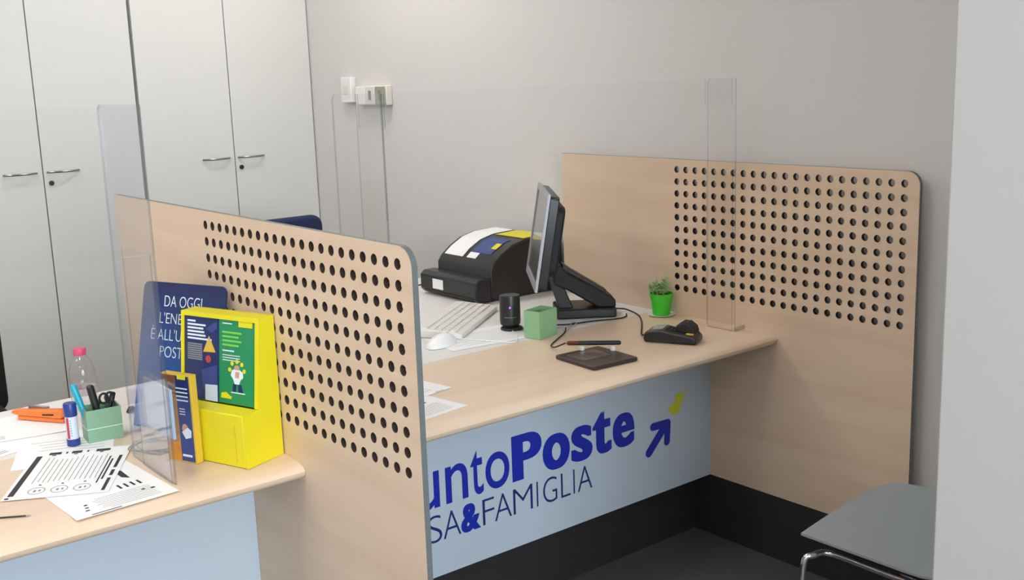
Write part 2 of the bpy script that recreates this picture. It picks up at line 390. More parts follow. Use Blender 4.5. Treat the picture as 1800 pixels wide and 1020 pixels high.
# ------------------------------------------------------------------ cabinets
DY = 3.40
def cabinet(xa, xm, xb, label):
    t = thing('cabinet', label, 'cabinet', ((xa+xb)/2, DY+.2, 0), group='tall white office cabinets')
    g = .0025
    obj('carcass', bx(xa+.001, xb-.001, DY+.02, 3.845, 0, 2.25), 'carcass', t, True, smooth=False)
    for k, (a, c) in enumerate(((xa, xm), (xm, xb))):
        d = obj('door', bx(a+g+(0.004 if k == 0 else 0), c-g-(.001 if k == 1 else 0), DY, DY+.019, .06, 2.24), 'cabinet', t, True, bevel=.001)
        hx = (xm-.095) if k == 0 else (xm+.085)
        bb = nb(); z = 1.206
        tube(bb, [(hx-.068, DY-.001, z), (hx-.06, DY-.010, z), (hx-.035, DY-.024, z), (hx, DY-.030, z), (hx+.035, DY-.024, z), (hx+.06, DY-.010, z), (hx+.068, DY-.001, z)], .0048, 8)
        obj('handle', bb, 'steel', d, True, label='thin arched steel handle')
        if k == 1:
            bb = nb(); lathe(bb, [(.011, 0), (.011, .006), (.008, .009)], 16)
            bb.transform(Matrix.Translation((xm+.03, DY, z-.048)) @ Matrix.Rotation(math.radians(90), 4, 'X'))
            obj('lock', bb, 'black', d, True, label='small round black lock')
cabinet(-.096, .358, .799, 'tall white two-door cabinet at the left edge of the photo, behind the bottle')
cabinet(.804, 1.254, 1.697, 'tall white two-door cabinet next to the bare wall, behind the near partition')
cabinet(-1.0, -.553, -.106, 'tall white two-door cabinet standing beyond the left edge of the photo')

# ------------------------------------------------------------------ wall socket plate
t = thing('wall_socket', 'row of ivory wall sockets on the bare wall beside the tall cabinet', 'socket', (X1, 2.79, 1.48))
obj('back_box', bx(X1-.034, X1-.0005, 2.662, 2.922, 1.438, 1.527), 'offwhite', t, True, bevel=.004)
obj('blanking_plate', bx(X1-.040, X1-.0345, 2.836, 2.918, 1.442, 1.523), 'white', t, True, bevel=.002)
for y0, y1 in ((2.752, 2.832), (2.667, 2.748)):
    s = obj('socket_plate', bx(X1-.040, X1-.0345, y0, y1, 1.442, 1.523), 'socketgrey' if y0 < 2.7 else 'keyb', t, True, bevel=.002)
    b = nb(); box(b, X1-.0415, X1-.0405, (y0+y1)/2-.012, (y0+y1)/2+.012, 1.462, 1.505); obj('socket_insert', b, 'greyink', s, True, bevel=.001)
t = thing('switch_box', 'narrow white box on the wall, higher than the sockets and nearer the cabinet', 'switch', (X1, 3.02, 1.51))
obj('cover', bx(X1-.03, X1-.0005, 2.975, 3.068, 1.45, 1.569), 'white', t, True, bevel=.004)
obj('rocker', bx(X1-.034, X1-.0305, 3.00, 3.043, 1.49, 1.535), 'offwhite', t, True, bevel=.001)

# ------------------------------------------------------------------ acrylic screens
ST = 1.5265
def sheet(bm, m4, pts, th=.005, low_clear=False):
    """acrylic sheet: outline in the plane of m4, faces clear, edges tinted"""
    prism(bm, [m4 @ Vector((x, y, 0)) for x, y in pts], m4.to_3x3() @ Vector((0, 0, th)), 0, 1)
    if low_clear:
        bm.faces.ensure_lookup_table()
        for f in bm.faces:
            if max(v.co.z for v in f.verts) < min(v.co.z for v in bm.verts)+.001: f.material_index = 0
def screen(xl, xr, yf, wings, label):
    t = thing('acrylic_screen', label, 'screen', ((xl+xr)/2, yf, T))
    b = nb(); FX = frame((0, yf, 0), (1, 0, 0), (0, 0, 1))
    sheet(b, FX, [(xl, 1.232), (xr, 1.232), (xr, ST), (xl, ST)], -.005, True)
    obj('front_pane', b, ['acrylic', 'acrylic_edge'], t, True, smooth=False, label='clear front sheet, open below')
    for x, yb, yp, hi, off, wm, plate in wings:
        r = .012
        b = nb(); FY = frame((x, 0, 0), (0, 1, 0), (0, 0, 1))
        sheet(b, FY, [(yf, T+.0005), (yb, T+.0005), (yb, ST-r), (yb-r, ST), (yf, ST)], -.005)
        w = obj('side_wing', b, [wm, 'acrylic_edge'], t, True, smooth=False, label='clear side sheet bent back from the front')
        b = nb(); sheet(b, frame((x+off, 0, 0), (0, 1, 0), (0, 0, 1)), [(yf+.006, T+.0025), (yp, T+.0025), (yp, hi), (yf+.006, hi)], -.003)
        obj('stiffening_strip', b, ['acrylic', 'acrylic_edge'], w, True, smooth=False)
        if plate:
            b = nb(); sheet(b, frame((x+off*2, 0, 0), (0, 1, 0), (0, 0, 1)), [(yf+.006, 1.445), (yp, 1.445), (yp, ST-.001), (yf+.006, ST-.001)], -.003)
            obj('corner_plate', b, ['acrylic', 'acrylic_edge'], w, True, smooth=False)
    return t
t1 = screen(-1.65, -.256, .536, [(-.256, .775, .70, 1.232, -.0065, 'wing_clear', False)], 'clear acrylic screen on the leaflet counter, beside the orange and yellow leaflets')
t2 = screen(.320, 1.574, .574, [(.320, .795, .695, ST, .0055, 'acrylic', True), (1.574, .685, .684, 1.232, -.0065, 'acrylic', True)], 'clear acrylic screen on the lettered counter, above the signature pad')
obj('foot', bx(1.5745, 1.622, .5740, .579, T+.0005, T+.012), ['acrylic_edge'], t2, True, smooth=False, label='small clear foot')

# ------------------------------------------------------------------ things on the right counter
# monitor: screen faces away to the clerk's side
mc = Vector((1.226, 1.107, 1.042)); yaw, tilt, mw, mh = -.625, .165, .398, .308
nrm = Vector((-math.cos(yaw), -math.sin(yaw), 0)); rr = Vector((math.sin(yaw), -math.cos(yaw), 0))
up = math.cos(tilt)*Vector((0, 0, 1))-math.sin(tilt)*nrm; fn = rr.cross(up) if rr.cross(up).dot(nrm) > 0 else up.cross(rr)
MF = Matrix((rr, up, fn)).transposed().to_4x4(); MF.translation = mc
t = thing('computer_monitor', 'flat monitor with a silver frame seen edge-on, tilted back on a black stand', 'monitor', (1.42, 1.16, T))
b = nb(); prism(b, [MF @ Vector((x, y, -.034)) for x, y in rrect(mw-.012, mh-.012, .012)], MF.to_3x3() @ Vector((0, 0, .030)))
hs = obj('housing', b, 'black', t, True, bevel=.003)
b = nb()
prism(b, [MF @ Vector((x, y, -.064)) for x, y in rrect(mw*.72, mh*.74, .03)], MF.to_3x3() @ Vector((0, 0, .032)))
obj('back_cover', b, 'blackm', t, True, bevel=.008)
b = nb()
for x0, y0, x1, y1 in ((-mw/2, -mh/2, mw/2, -mh/2+.022), (-mw/2, mh/2-.018, mw/2, mh/2), (-mw/2, -mh/2+.022, -mw/2+.018, mh/2-.018), (mw/2-.018, -mh/2+.022, mw/2, mh/2-.018)):
    prism(b, [MF @ Vector((x, y, -.004)) for x, y in rc(x0, y0, x1, y1)], MF.to_3x3() @ Vector((0, 0, .008)))
obj('bezel', b, 'silver', t, True, smooth=False, label='silver screen frame')
b = nb(); prism(b, [MF @ Vector((x, y, -.0035)) for x, y in rc(-mw/2+.018, -mh/2+.022, mw/2-.018, mh/2-.018)], MF.to_3x3() @ Vector((0, 0, .004)))
obj('screen', b, 'screen', t, True, smooth=False, label='dark glossy screen')
SF = frame((1.258, 1.150, T), -nrm, (.585, .811, 0))
# sloping neck running down from the back of the screen to the foot
b = nb()
neck = [(.050, .175), (.075, .182), (.105, .150), (.245, .070), (.262, .055), (.262, .030), (.20, .032), (.10, .095), (.055, .115)]
prism(b, [SF @ Vector((x, .01, z)) for x, z in neck], SF.to_3x3() @ Vector((0, .09, 0)))
nk = obj('neck', b, 'blackm', t, True, bevel=.006)
b = nb(); prism(b, [SF @ Vector((x, .03, z)) for x, z in ((.085, .186), (.11, .166), (.235, .086), (.23, .076), (.105, .150), (.085, .165))], SF.to_3x3() @ Vector((0, .05, 0)))
obj('cover_strip', b, 'brownb', nk, True, bevel=.003)
b = nb(); box(b, .060, .262, -.008, .155, 0.0, .032, mtx=SF)
obj('stand_base', b, 'black', t, True, bevel=.006)
b = nb(); prism(b, [SF @ Vector((x, .025, z)) for x, z in ((.03, .16), (.062, .17), (.12, .030), (.07, .030))], SF.to_3x3() @ Vector((0, .05, 0)))
obj('hinge', b, 'black', t, True, bevel=.004)

# desk surface papers under the clerk side
def sheet_paper(name, o, u, v, w, h, label, z, prints=(), cat='paper', group=None, curl=0):
    """a sheet of paper; o = one corner (x, y), u / v directions; prints = (material, [outline2, ...], partname)"""
    m4 = frame((o[0], o[1], z), (u[0], u[1], 0), (v[0], v[1], 0))
    sgn = 1 if m4.to_3x3().col[2].z > 0 else -1
    t = thing(name, label, cat, (o[0], o[1], z), 0, group)
    b = nb(); n = 8
    g = [[None]*(n+1) for _ in range(n+1)]
    for i in range(n+1):
        for j in range(n+1):
            a, c = i/n, j/n
            hgt = curl*((abs(a-.5)*2)**3*.5)
            g[i][j] = b.verts.new(m4 @ Vector((a*w, c*h, sgn*hgt)))
    fs = [b.faces.new([g[i][j], g[i+1][j], g[i+1][j+1], g[i][j+1]]) for i in range(n) for j in range(n)]
    r = bmesh.ops.extrude_face_region(b, geom=fs)
    for e in r['geom']:
        if isinstance(e, bmesh.types.BMVert): e.co.z += .0003
    obj('sheet', b, 'paper', t, True)
    for mt, shapes, nm in prints:
        b = nb()
        for s in shapes: flat(b, s, m4, sgn*.0006 if sgn > 0 else -.0008, .0002)
        obj(nm, b, mt, t, True, smooth=False)
    return t

random.seed(3)
lines = lambda x0, x1, y0, y1, n, w, jit=.2: [rc(x0, y0+(y1-y0)*i/n, x1-(x1-x0)*jit*random.random(), y0+(y1-y0)*i/n+w) for i in range(n)]
# form on top: local x runs to the left edge (short side), local y runs along the long side
pr = [('ink', [rc(.012, .27, .20, .275), rc(.02, .025, .055, .034), rc(.062, .025, .12, .034), rc(.125, .025, .2, .032)], 'print'),
      ('greyink', lines(.03, .17, .06, .23, 14, .0016), 'print')]
def form(o, u, v, w, h, z, label):
    # dark header strip, title blocks, columns of fine text, ovals near the bottom
    ink = [rc(.010, .012, .017, .085), rc(.010, .10, .017, .135), rc(.010, .15, .017, .23), rc(.026, .08, .030, .21), rc(.034, .06, .037, .23),
           rc(w-.020, .02, w-.008, h-.03), rc(w-.014, .004, w-.006, .012)]
    for cx, s in ((.062, .028), (.118, .022), (.165, .026)):
        ink += [rc(cx-s/2, h-.026, cx+s/2, h-.010), rc(cx-.004, h-.034, cx+.004, h-.029)]
    for cx in (.045, .092, .138): ink.append(rc(cx, h-.024, cx+.004, h-.012))
    gr = []
    for k in range(13):
        x = .044+k*.0105; gr.append(rc(x, .085+.012*random.random(), x+.0013, h-.045-.02*random.random()))
    ov = []
    for cx in (.060, .105, .150):
        pts = [(cx+.017*math.cos(a*math.pi/10), .042+.020*math.sin(a*math.pi/10)) for a in range(20)]
        inn = [(cx+.0155*math.cos(a*math.pi/10), .042+.0185*math.sin(a*math.pi/10)) for a in range(20)]
        for i in range(20):
            j = (i+1) % 20; ov.append([pts[i], pts[j], inn[j], inn[i]])
        ov += [rc(cx-.008, .038, cx-.004, .047), rc(cx+.001, .036, cx+.006, .046)]
        ink.append(rc(cx-.002, .073, cx+.003, .078))
    return sheet_paper('printed_form', o, u, v, w, h, label, z, [('ink', ink, 'print'), ('greyink', gr+ov, 'fine_print')], 'paper')
form((-.380, .592), (-.872, .49), (.49, .872), .21, .297, T+.0022, 'printed form with ovals and dark borders, lying on top of the other forms')
pw, ph = .21, .297
sheet_paper('printed_form', (-.268, .497), (-.9985, -.055), (-.055, .9985), pw, ph, 'printed form with a bold black chevron, half under the oval-marked form', T+.0008, [
    ('ink', [[(.036, .205), (.050, .215), (.110, .150), (.098, .138)], [(.036, .205), (.050, .215), (.052, .165), (.040, .150)]]+
     [rc(.034+.014*i, .100, .039+.014*i, .125) for i in range(4)]+[rc(.026, .055, .034, .062), rc(.045, .060, .052, .067), rc(.118, .004, .178, .007), rc(.165, .06, .172, .066), rc(.168, .045, .175, .05), rc(.172, .03, .18, .035)], 'print'),
    ('greyink', lines(.03, .16, .018, .09, 8, .0008), 'fine_print')])
sheet_paper('paper_sheet', (-.30, .80), (-.93, .36), (.36, .93), .21, .25, 'plain white sheet under the oval-marked form, near the glue stick', T+.0003, [('greyink', lines(.02, .19, .03, .2, 8, .001), 'fine_print')])
sheet_paper('paper_sheet', (-.30, 1.07), (-.98, .2), (.2, .98), .297, .21, 'white sheet under the orange stapler', T+.0014, [('greyink', lines(.15, .27, .02, .05, 4, .0012), 'fine_print')], curl=.003)
sheet_paper('paper_sheet', (-.36, 1.03), (-.95, -.3), (-.3, .95), .297, .21, 'white sheet at the edge of the white desk, below the stapler sheet', T+.0001, [('greyink', [rc(.10, .02, .16, .023), rc(.10, .03, .13, .033)], 'fine_print')])
t = thing('pen', 'thin pen lying on the birch worktop at the left edge of the photo', 'pen', (-.55, .585, T+.003))
b = nb(); tube(b, [(-.68, .662, T+.0023), (-.545, .577, T+.0023)], .0018, 8, smooth=0); obj('barrel', b, 'brownb', t, True)
b = nb(); tube(b, [(-.545, .577, T+.0023), (-.537, .572, T+.0023)], [.0017, .0006], 8, smooth=0); obj('tip', b, 'steel', t, True)

sheet_paper('paper_sheet', (.508, .548), (-.985, -.16), (-.16, .985), .297, .21, 'white form with black ticks beside the near partition, its corner nearest the worktop edge', T+.0004, [
    ('ink', [rc(.047+.022*i, .100+.0*i, .058+.022*i, .108) for i in range(4)], 'print'), ('greyink', lines(.03, .25, .02, .09, 7, .0008), 'fine_print')])
sheet_paper('paper_sheet', (.574, .704), (-.985, -.17), (-.17, .985), .297, .21, 'white sheet behind the ticked form, lying over its back corner', T+.0012, [
    ('greyink', lines(.05, .26, .03, .18, 9, .001), 'fine_print'), ('ink', [rc(.03, .003, .06, .0045)], 'print')])

sheet_paper('paper_sheet', (1.10, .985), (-.99, .12), (.12, .99), .297, .21, 'white sheet under the black cylinder and the keyboard', T+.0002, [('greyink', lines(.03, .26, .03, .18, 9, .0008), 'fine_print')])

# printer
t = thing('printer', 'black counter printer with a white and blue labelled lid', 'printer', (1.45, 1.67, T))
b = nb(); y0, y1 = 1.502, 1.835
prof = [(1.33, T+.004), (1.33, .862), (1.345, .884), (1.385, .915), (1.44, .944), (1.50, .958), (1.60, .962), (1.665, .950), (1.68, .93), (1.68, T+.004)]
prism(b, [(x, y0, z) for x, z in prof], (0, y1-y0, 0)); bd = obj('body', b, 'black', t, True, bevel=.006)
b = nb(); prism(b, [(x, y0-.004, z) for x, z in ((1.257, T+.02), (1.257, .822), (1.275, .835), (1.328, .835), (1.328, T+.004), (1.275, T+.004))], (0, y1-y0+.02, 0))
tr_ = obj('paper_tray', b, 'black', t, True, bevel=.005)
b = nb(); box(b, 1.2545, 1.2568, 1.70, 1.765, .775, .812); obj('rating_label', b, 'white', tr_, True, smooth=False, label='small white label')
b = nb(); box(b, 1.2555, 1.2568, 1.515, 1.82, .764, .767); obj('seam', b, 'blackm', tr_, True, smooth=False)
b = nb()
def onlid(xa, xb, ya, yb, dz=.0012):
    pts = []
    P = [(1.345, .884), (1.385, .915), (1.44, .944), (1.50, .958), (1.60, .962), (1.665, .950)]
    def zz(x):
        for (a, za), (c, zc) in zip(P, P[1:]):
            if a <= x <= c: return za+(zc-za)*(x-a)/(c-a)
        return P[-1][1]
    xs = sorted(set([xa, xb]+[p[0] for p in P if xa < p[0] < xb]))
    q = nb()
    lo = [[q.verts.new((x, y, zz(x)+dz+k)) for x in xs] for y, k in ((ya, 0), (yb, 0), (yb, .001), (ya, .001))]
    for r_ in range(4):
        A, B = lo[r_], lo[(r_+1) % 4]
        for i in range(len(xs)-1): q.faces.new([A[i], A[i+1], B[i+1], B[i]])
    for e in (0, -1): q.faces.new([lo[r_][e] for r_ in range(4)])
    return q
obj('lid_label', onlid(1.352, 1.60, 1.70, 1.815), 'paper', bd, True, smooth=False, label='white paper label')
obj('lid_label', onlid(1.375, 1.47, 1.555, 1.675), 'blueprint', bd, True, smooth=False, label='blue printed label')
obj('lid_label', onlid(1.352, 1.374, 1.62, 1.675), 'paper', bd, True, smooth=False, label='small white strip')
obj('lid_label', onlid(1.50, 1.655, 1.515, 1.68), 'yellow', bd, True, smooth=False, label='yellow label')
join(b, onlid(1.40, 1.43, 1.555, 1.585, .0026)); obj('lid_mark', b, 'yellow', bd, True, smooth=False)
t = thing('cable', 'purple cable trailing from the printer across the white desk', 'cable', (1.2, 1.85, T))
b = nb(); tube(b, [(1.29, 1.853, T+.03), (1.20, 1.90, T+.02), (1.10, 1.98, T+.004), (.95, 2.02, T+.003)], .003, 8); obj('wire', b, 'red_black', t, True)

# keyboard
kd = Vector((.355, .262, 0)).normalized()   # along the keyboard
KF = frame((.915, 1.122, T+.0012), kd, (-kd.y, kd.x, 0))
t = thing('keyboard', 'ivory computer keyboard lying between the mouse and the printer', 'keyboard', (.905, 1.115, T))
b = nb()
prism(b, [KF @ Vector((0, y, z)) for y, z in ((0, 0), (0, .014), (.02, .018), (.145, .030), (.155, .026), (.155, 0))], KF.to_3x3() @ Vector((.43, 0, 0)))
kb = obj('case', b, 'keyb', t, True, bevel=.003)
b = nb()
for r_ in range(5):
    for c in range(18):
        x, y = .012+c*.0228, .024+r_*.0235; z = .0185+.0118*(y-.02)/.125
        box(b, x, x+.0185, y, y+.0185, z, z+.0035, mtx=KF)
obj('key_block', b, 'keys', kb, True, smooth=False)
# mouse
t = thing('computer_mouse', 'white computer mouse beside the near partition, in front of the keyboard', 'mouse', (.845, 1.10, T))
MM = Matrix.Translation((.828, 1.112, T+.0008)) @ Matrix.Rotation(math.radians(20), 4, 'Z')
b = nb(); bmesh.ops.create_uvsphere(b, u_segments=28, v_segments=14, radius=1)
for v in b.verts:
    v.co.x *= .066*(1-.12*v.co.y*0); v.co.y *= .036; v.co.z = max(0, v.co.z)*.034*(1+.12*v.co.x/.06)
b.transform(MM); mo = obj('shell', b, 'white', t, True)
b = nb(); q = nb(); lathe(q, [(.006, -.003), (.006, .003)], 14); q.transform(MM @ Matrix.Translation((.035, 0, .0265)) @ Matrix.Rotation(math.radians(90), 4, 'X')); join(b, q); obj('scroll_wheel', b, 'silver', t, True)
t = thing('cable', 'thin white cable curling over the sheet from the mouse to the pale green box', 'cable', (.95, 1.0, T))
b = nb(); tube(b, [(.905, 1.13, T+.004), (.96, 1.03, T+.0035), (1.00, .965, T+.0035), (1.055, 1.02, T+.0035), (1.09, 1.085, T+.0035)], .0016, 8); obj('wire', b, 'white', t, True)

# black cylinder with violet light
t = thing('speaker_cylinder', 'black cylinder with a violet light, between the keyboard and the pale green box', 'speaker', (1.125, 1.125, T))
b = nb(); lathe(b, [(.026, T+.012), (.033, T+.020), (.034, T+.03), (.0335, T+.108), (.032, T+.114), (.028, T+.112)], 32, (1.110, 1.120)); cy = obj('body', b, 'black', t, True)
b = nb(); lathe(b, [(.036, T), (.037, T+.004), (.034, T+.008), (.018, T+.013)], 32, (1.113, 1.117)); obj('foot', b, 'blackm', t, True)
a = math.atan2(-1.5985-1.120, -1.0535-1.110)
LF = frame((1.110+.0338*math.cos(a), 1.120+.0338*math.sin(a), T+.078), (-math.sin(a), math.cos(a), 0), (0, 0, 1))
b = nb(); flat(b, [(.003*math.cos(k*math.pi/6), .003*math.sin(k*math.pi/6)) for k in range(12)], LF, -.0005, .0014); obj('light', b, 'led', cy, True, smooth=False, label='small violet light')
b = nb(); tube(b, [(1.110+.0342*math.cos(a+k), 1.120+.0342*math.sin(a+k), T+.045) for k in (-.6, -.3, 0, .3, .6)], .0007, 6); obj('ring_line', b, 'silver', cy, True)

# pale green open box (right counter) and sage one (left counter)
def pen_box(name, c, w, d, h, rz, m, label, line=None):
    t = thing(name, label, 'pen holder', (c[0], c[1], T), rz)
    b = nb(); th = .003
    box(b, -w/2, w/2, -d/2, d/2, .0005, .004)
    box(b, -w/2, w/2, -d/2, -d/2+th, .004, h); box(b, -w/2, w/2, d/2-th, d/2, .004, h)
    box(b, -w/2, -w/2+th, -d/2+th, d/2-th, .004, h); box(b, w/2-th, w/2, -d/2+th, d/2-th, .004, h)
    o = obj('tub', b, m, t, smooth=False)
    if line:
        b = nb(); e = .0004
        for a in ((-w/2-e, w/2+e, -d/2-e, -d/2), (-w/2-e, -w/2, -d/2, d/2+e)): box(b, *a, h*line, h*line+.0012)
        obj('seam_line', b, 'white', o, smooth=False)
    return t
pen_box('desk_organizer', (1.116, .975), .088, .062, .088, math.radians(11), 'sage2', 'pale green square pen box in front of the monitor')

# signature pad
A, Bc, Cc, Dd = Vector((.990, .700, 0)), Vector((.950, .556, 0)), Vector((1.108, .553, 0)), Vector((1.150, .665, 0))
t = thing('signature_pad', 'black signature tablet lying flat on the lettered counter', 'signature pad', (1.05, .62, T))
SP = frame((.948, .553, T+.0006), (1, -.07, 0), (.07, 1, 0))
SPd = SP
b = nb()
ptsb = rrect(.166, .180, .010, 4); q4 = [(p[0]+.083, p[1]+.090) for p in ptsb]
prism(b, [SP @ Vector((x, y, 0)) for x, y in q4], (0, 0, .011)); pd = obj('case', b, 'brownb', t, True, bevel=.003)
b = nb(); prism(b, [SP @ Vector((x, y, .0108)) for x, y in rc(.022, .070, .125, .155)], (0, 0, .0012)); obj('writing_area', b, 'padgrey', t, True, smooth=False, label='brownish grey writing surface')
for px in ((.088, .163), (.153, .100)):
    b = nb(); box(b, px[0], px[0]+.010, px[1], px[1]+.010, .011, .0235, mtx=SP); obj('pen_clip', b, 'white', t, True, bevel=.001, label='small white pen rest')
t = thing('stylus_pen', 'dark red and black stylus resting on the signature tablet', 'pen', (1.06, .70, T+.03))
p0, p1 = Vector((1.026, .751, T+.0318)), Vector((1.140, .640, T+.0318))
b = nb(); tube(b, [p0+(p1-p0)*.22, p1-(p1-p0)*.03, p1], [.0068, .0068, .004], 12, smooth=0); obj('barrel', b, 'blackm', t, True)
b = nb(); tube(b, [p0, p0+(p1-p0)*.03, p0+(p1-p0)*.22], [.004, .0069, .0069], 12, smooth=0); obj('grip', b, 'red_black', t, True, label='dark red end')
t = thing('cable', 'black cord running from the pale green box to the signature tablet', 'cable', (1.05, .85, T))
b = nb(); tube(b, [p0+Vector((-.003, .003, 0)), (1.02, .80, T+.012), (1.055, .855, T+.0035), (1.13, .905, T+.0035), (1.19, .945, T+.0035), (1.235, .99, T+.0035)], .0022, 8); obj('wire', b, 'blackm', t, True)

# card payment terminal
t = thing('card_terminal', 'black card payment terminal with a raised back, near the counter edge', 'card terminal', (1.40, .68, T))
d0 = Vector((1.395-1.318, .560-.715, 0)).normalized()
CF = frame((1.279, .684, T+.0006), d0, (-d0.y, d0.x, 0))
b = nb()
side = [(0, .0), (-.003, .014), (.002, .030), (.02, .038), (.055, .041), (.085, .035), (.125, .030), (.152, .028), (.163, .018), (.163, 0)]
prism(b, [CF @ Vector((x, .0, z)) for x, z in side], CF.to_3x3() @ Vector((0, .082, 0)))
ct = obj('body', b, 'black', t, True, bevel=.007, seg=3)
b = nb(); prism(b, [CF @ Vector((x, .028, z)) for x, z in ((.085, .030), (.093, .050), (.110, .061), (.130, .060), (.148, .046), (.154, .026))], CF.to_3x3() @ Vector((0, .054, 0)))
obj('printer_hump', b, 'blackm', t, True, bevel=.006, seg=3)
b = nb(); prism(b, [CF @ Vector((x, .016, z)) for x, z in ((.018, .0372), (.055, .0412), (.055, .0425), (.018, .0385))], CF.to_3x3() @ Vector((0, .050, 0)))
obj('display', b, 'silver', ct, True, smooth=False, label='pale grey display')
b = nb(); prism(b, [CF @ Vector((x, .010, z)) for x, z in ((.128, .0300), (.150, .0284), (.150, .0300), (.128, .0314))], CF.to_3x3() @ Vector((0, .016, 0)))
obj('key', b, 'yellow2', ct, True, smooth=False, label='small yellow key')
b = nb()
for i in range(3):
    for j in range(3):
        box(b, .062+.011*i, .070+.011*i, .016+.018*j, .029+.018*j, .031, .0405-.002*i, mtx=CF)
obj('keypad', b, 'blackm', ct, True, smooth=False)
t = thing('cable', 'dark cord running along the worktop from the monitor foot to the card terminal', 'cable', (1.4, .9, T))
b = nb(); q = [SF @ Vector((.266, .07, .018)), SF @ Vector((.275, .075, .012)), (1.548, 1.03, T+.0085), (1.530, .955, T+.0035), (1.47, .880, T+.0035), (1.40, .81, T+.0035), (1.352, .765, T+.0035), (1.328, .738, T+.006), CF @ Vector((-.0028, .045, .013))]
tube(b, q, .0025, 8); obj('wire', b, 'blackm', t, True)
t = thing('cable', 'loose loop of grey cord on the worktop behind the pale green box', 'cable', (1.2, .95, T))
b = nb(); tube(b, [(1.19, 1.03, T+.003), (1.25, 1.00, T+.003), (1.30, 1.03, T+.003), (1.29, 1.0, T+.0075), (1.235, .975, T+.003), (1.20, .96, T+.003)], .0019, 8); obj('wire', b, 'silver', t, True)
t = thing('cable', 'black cord looping round the front of the monitor foot', 'cable', (1.4, 1.05, T))
b = nb(); tube(b, [(1.23, 1.06, T+.003), (1.28, 1.02, T+.003), (1.36, 1.00, T+.003), (1.44, .965, T+.003), (1.485, .968, T+.003), (1.515, .995, T+.003)], .0024, 8); obj('wire', b, 'blackm', t, True)

# potted plant
PX, PY = 1.589, .903
t = thing('saucer', 'white round saucer under the bright green flower pot', 'saucer', (PX, PY, T))
b = nb(); lathe(b, [(.030, T), (.040, T+.0015), (.0475, T+.006), (.046, T+.0065), (.039, T+.003), (.024, T+.0026)], 40, (PX, PY)); obj('dish', b, 'white', t, True)
t = thing('potted_plant', 'small succulent in a bright green pot beside the far partition', 'plant', (PX, PY, T))
b = nb(); lathe(b, [(.028, T+.003), (.029, T+.004), (.0365, T+.064), (.0395, T+.065), (.040, T+.077), (.0375, T+.077), (.0365, T+.066), (.029, T+.01)], 36, (PX, PY)); obj('pot', b, 'bright', t, True)
b = nb(); lathe(b, [(.031, T+.04), (.0360, T+.068), (.020, T+.072)], 24, (PX, PY)); obj('soil', b, 'soil', t, True)
b = nb()
random.seed(11)
for s in range(9):
    a = s*2.4; rad = .006+.018*random.random(); bx_, by_ = PX-.004+rad*math.cos(a), PY+rad*math.sin(a)
    hh = .018+.030*random.random(); lean = Vector((math.cos(a), math.sin(a), 0))*.010
    base = Vector((bx_, by_, T+.069)); tip = base+lean+Vector((0, 0, hh))
    tube(b, [base, tip], .0018, 6, smooth=0)
    for k in range(9):
        f = .35+.65*k/8; p = base.lerp(tip, f); an = a+k*2.2; d = Vector((math.cos(an), math.sin(an), .7)).normalized()
        q = nb(); bmesh.ops.create_icosphere(q, subdivisions=1, radius=1)
        for v in q.verts: v.co = Vector((v.co.x*.0030, v.co.y*.0046, v.co.z*.0078))
        rot = Vector((0, 0, 1)).rotation_difference(d).to_matrix().to_4x4()
        q.transform(Matrix.Translation(p+d*.007) @ rot); join(b, q)
obj('leaves', b, 'leaf', t, True)

# ------------------------------------------------------------------ left counter: leaflet stands
s_ = Vector((.94, .345, 0)).normalized(); f_ = Vector((-.345, .94, 0)).normalized()  # s_: away into depth, f_: along the front to the left
c0 = Vector((-.108, .512, T+.0005))
DF = frame(c0, f_, s_)       # local x along front (to the left), local y depth (z points down) -> build with own mapper
def D(x, y, z): return c0+f_*x+s_*y+Vector((0, 0, z))
t = thing('leaflet_dispenser', 'bright yellow cardboard leaflet stand holding green and navy leaflets', 'leaflet stand', c0)
WD = .236; b = nb()
def dep(z): return .046+.115*(z-.11)      # the upper front leans back
# side cheeks, back and top
for x in (0, WD-.004):
    prism(b, [D(x, .0, 0), D(x, .112, 0), D(x, .112, .318), D(x, dep(.318), .318), D(x, dep(.121), .121), D(x, .0, .119)], f_*.004)
prism(b, [D(.004, .109, 0), D(WD-.004, .109, 0), D(WD-.004, .109, .318), D(.004, .109, .318)], s_*.003)
prism(b, [D(.004, dep(.315), .315), D(WD-.004, dep(.315), .315), D(WD-.004, dep(.318), .318), D(.004, dep(.318), .318)], s_*.036)
obj('case', b, 'yellow', t, True, smooth=False)
b = nb(); prism(b, [D(.0045, -.0005, .0005), D(.0045, dep(.11)-.001, .0005), D(.0045, dep(.11)-.001, .121), D(.0045, -.0005, .118)], f_*(WD-.009)); lb = obj('front_pocket', b, 'yellow', t, True, bevel=.002)
b = nb()
for x0, x1, z0, z1 in ((0, .011, .1215, .318), (WD-.008, WD, .1215, .318), (.011, WD-.008, .308, .318)):
    prism(b, [D(x0, dep(z0)-.003, z0), D(x1, dep(z0)-.003, z0), D(x1, dep(z1)-.003, z1), D(x0, dep(z1)-.003, z1)], s_*.003)
obj('front_frame', b, 'yellow', t, True, smooth=False)
b = nb(); prism(b, [D(.028, -.0015, .012), D(.0295, -.0015, .012), D(.0295, -.0015, .098), D(.028, -.0015, .098)], s_*.0008); obj('fold_line', b, 'yellow2', lb, True, smooth=False)
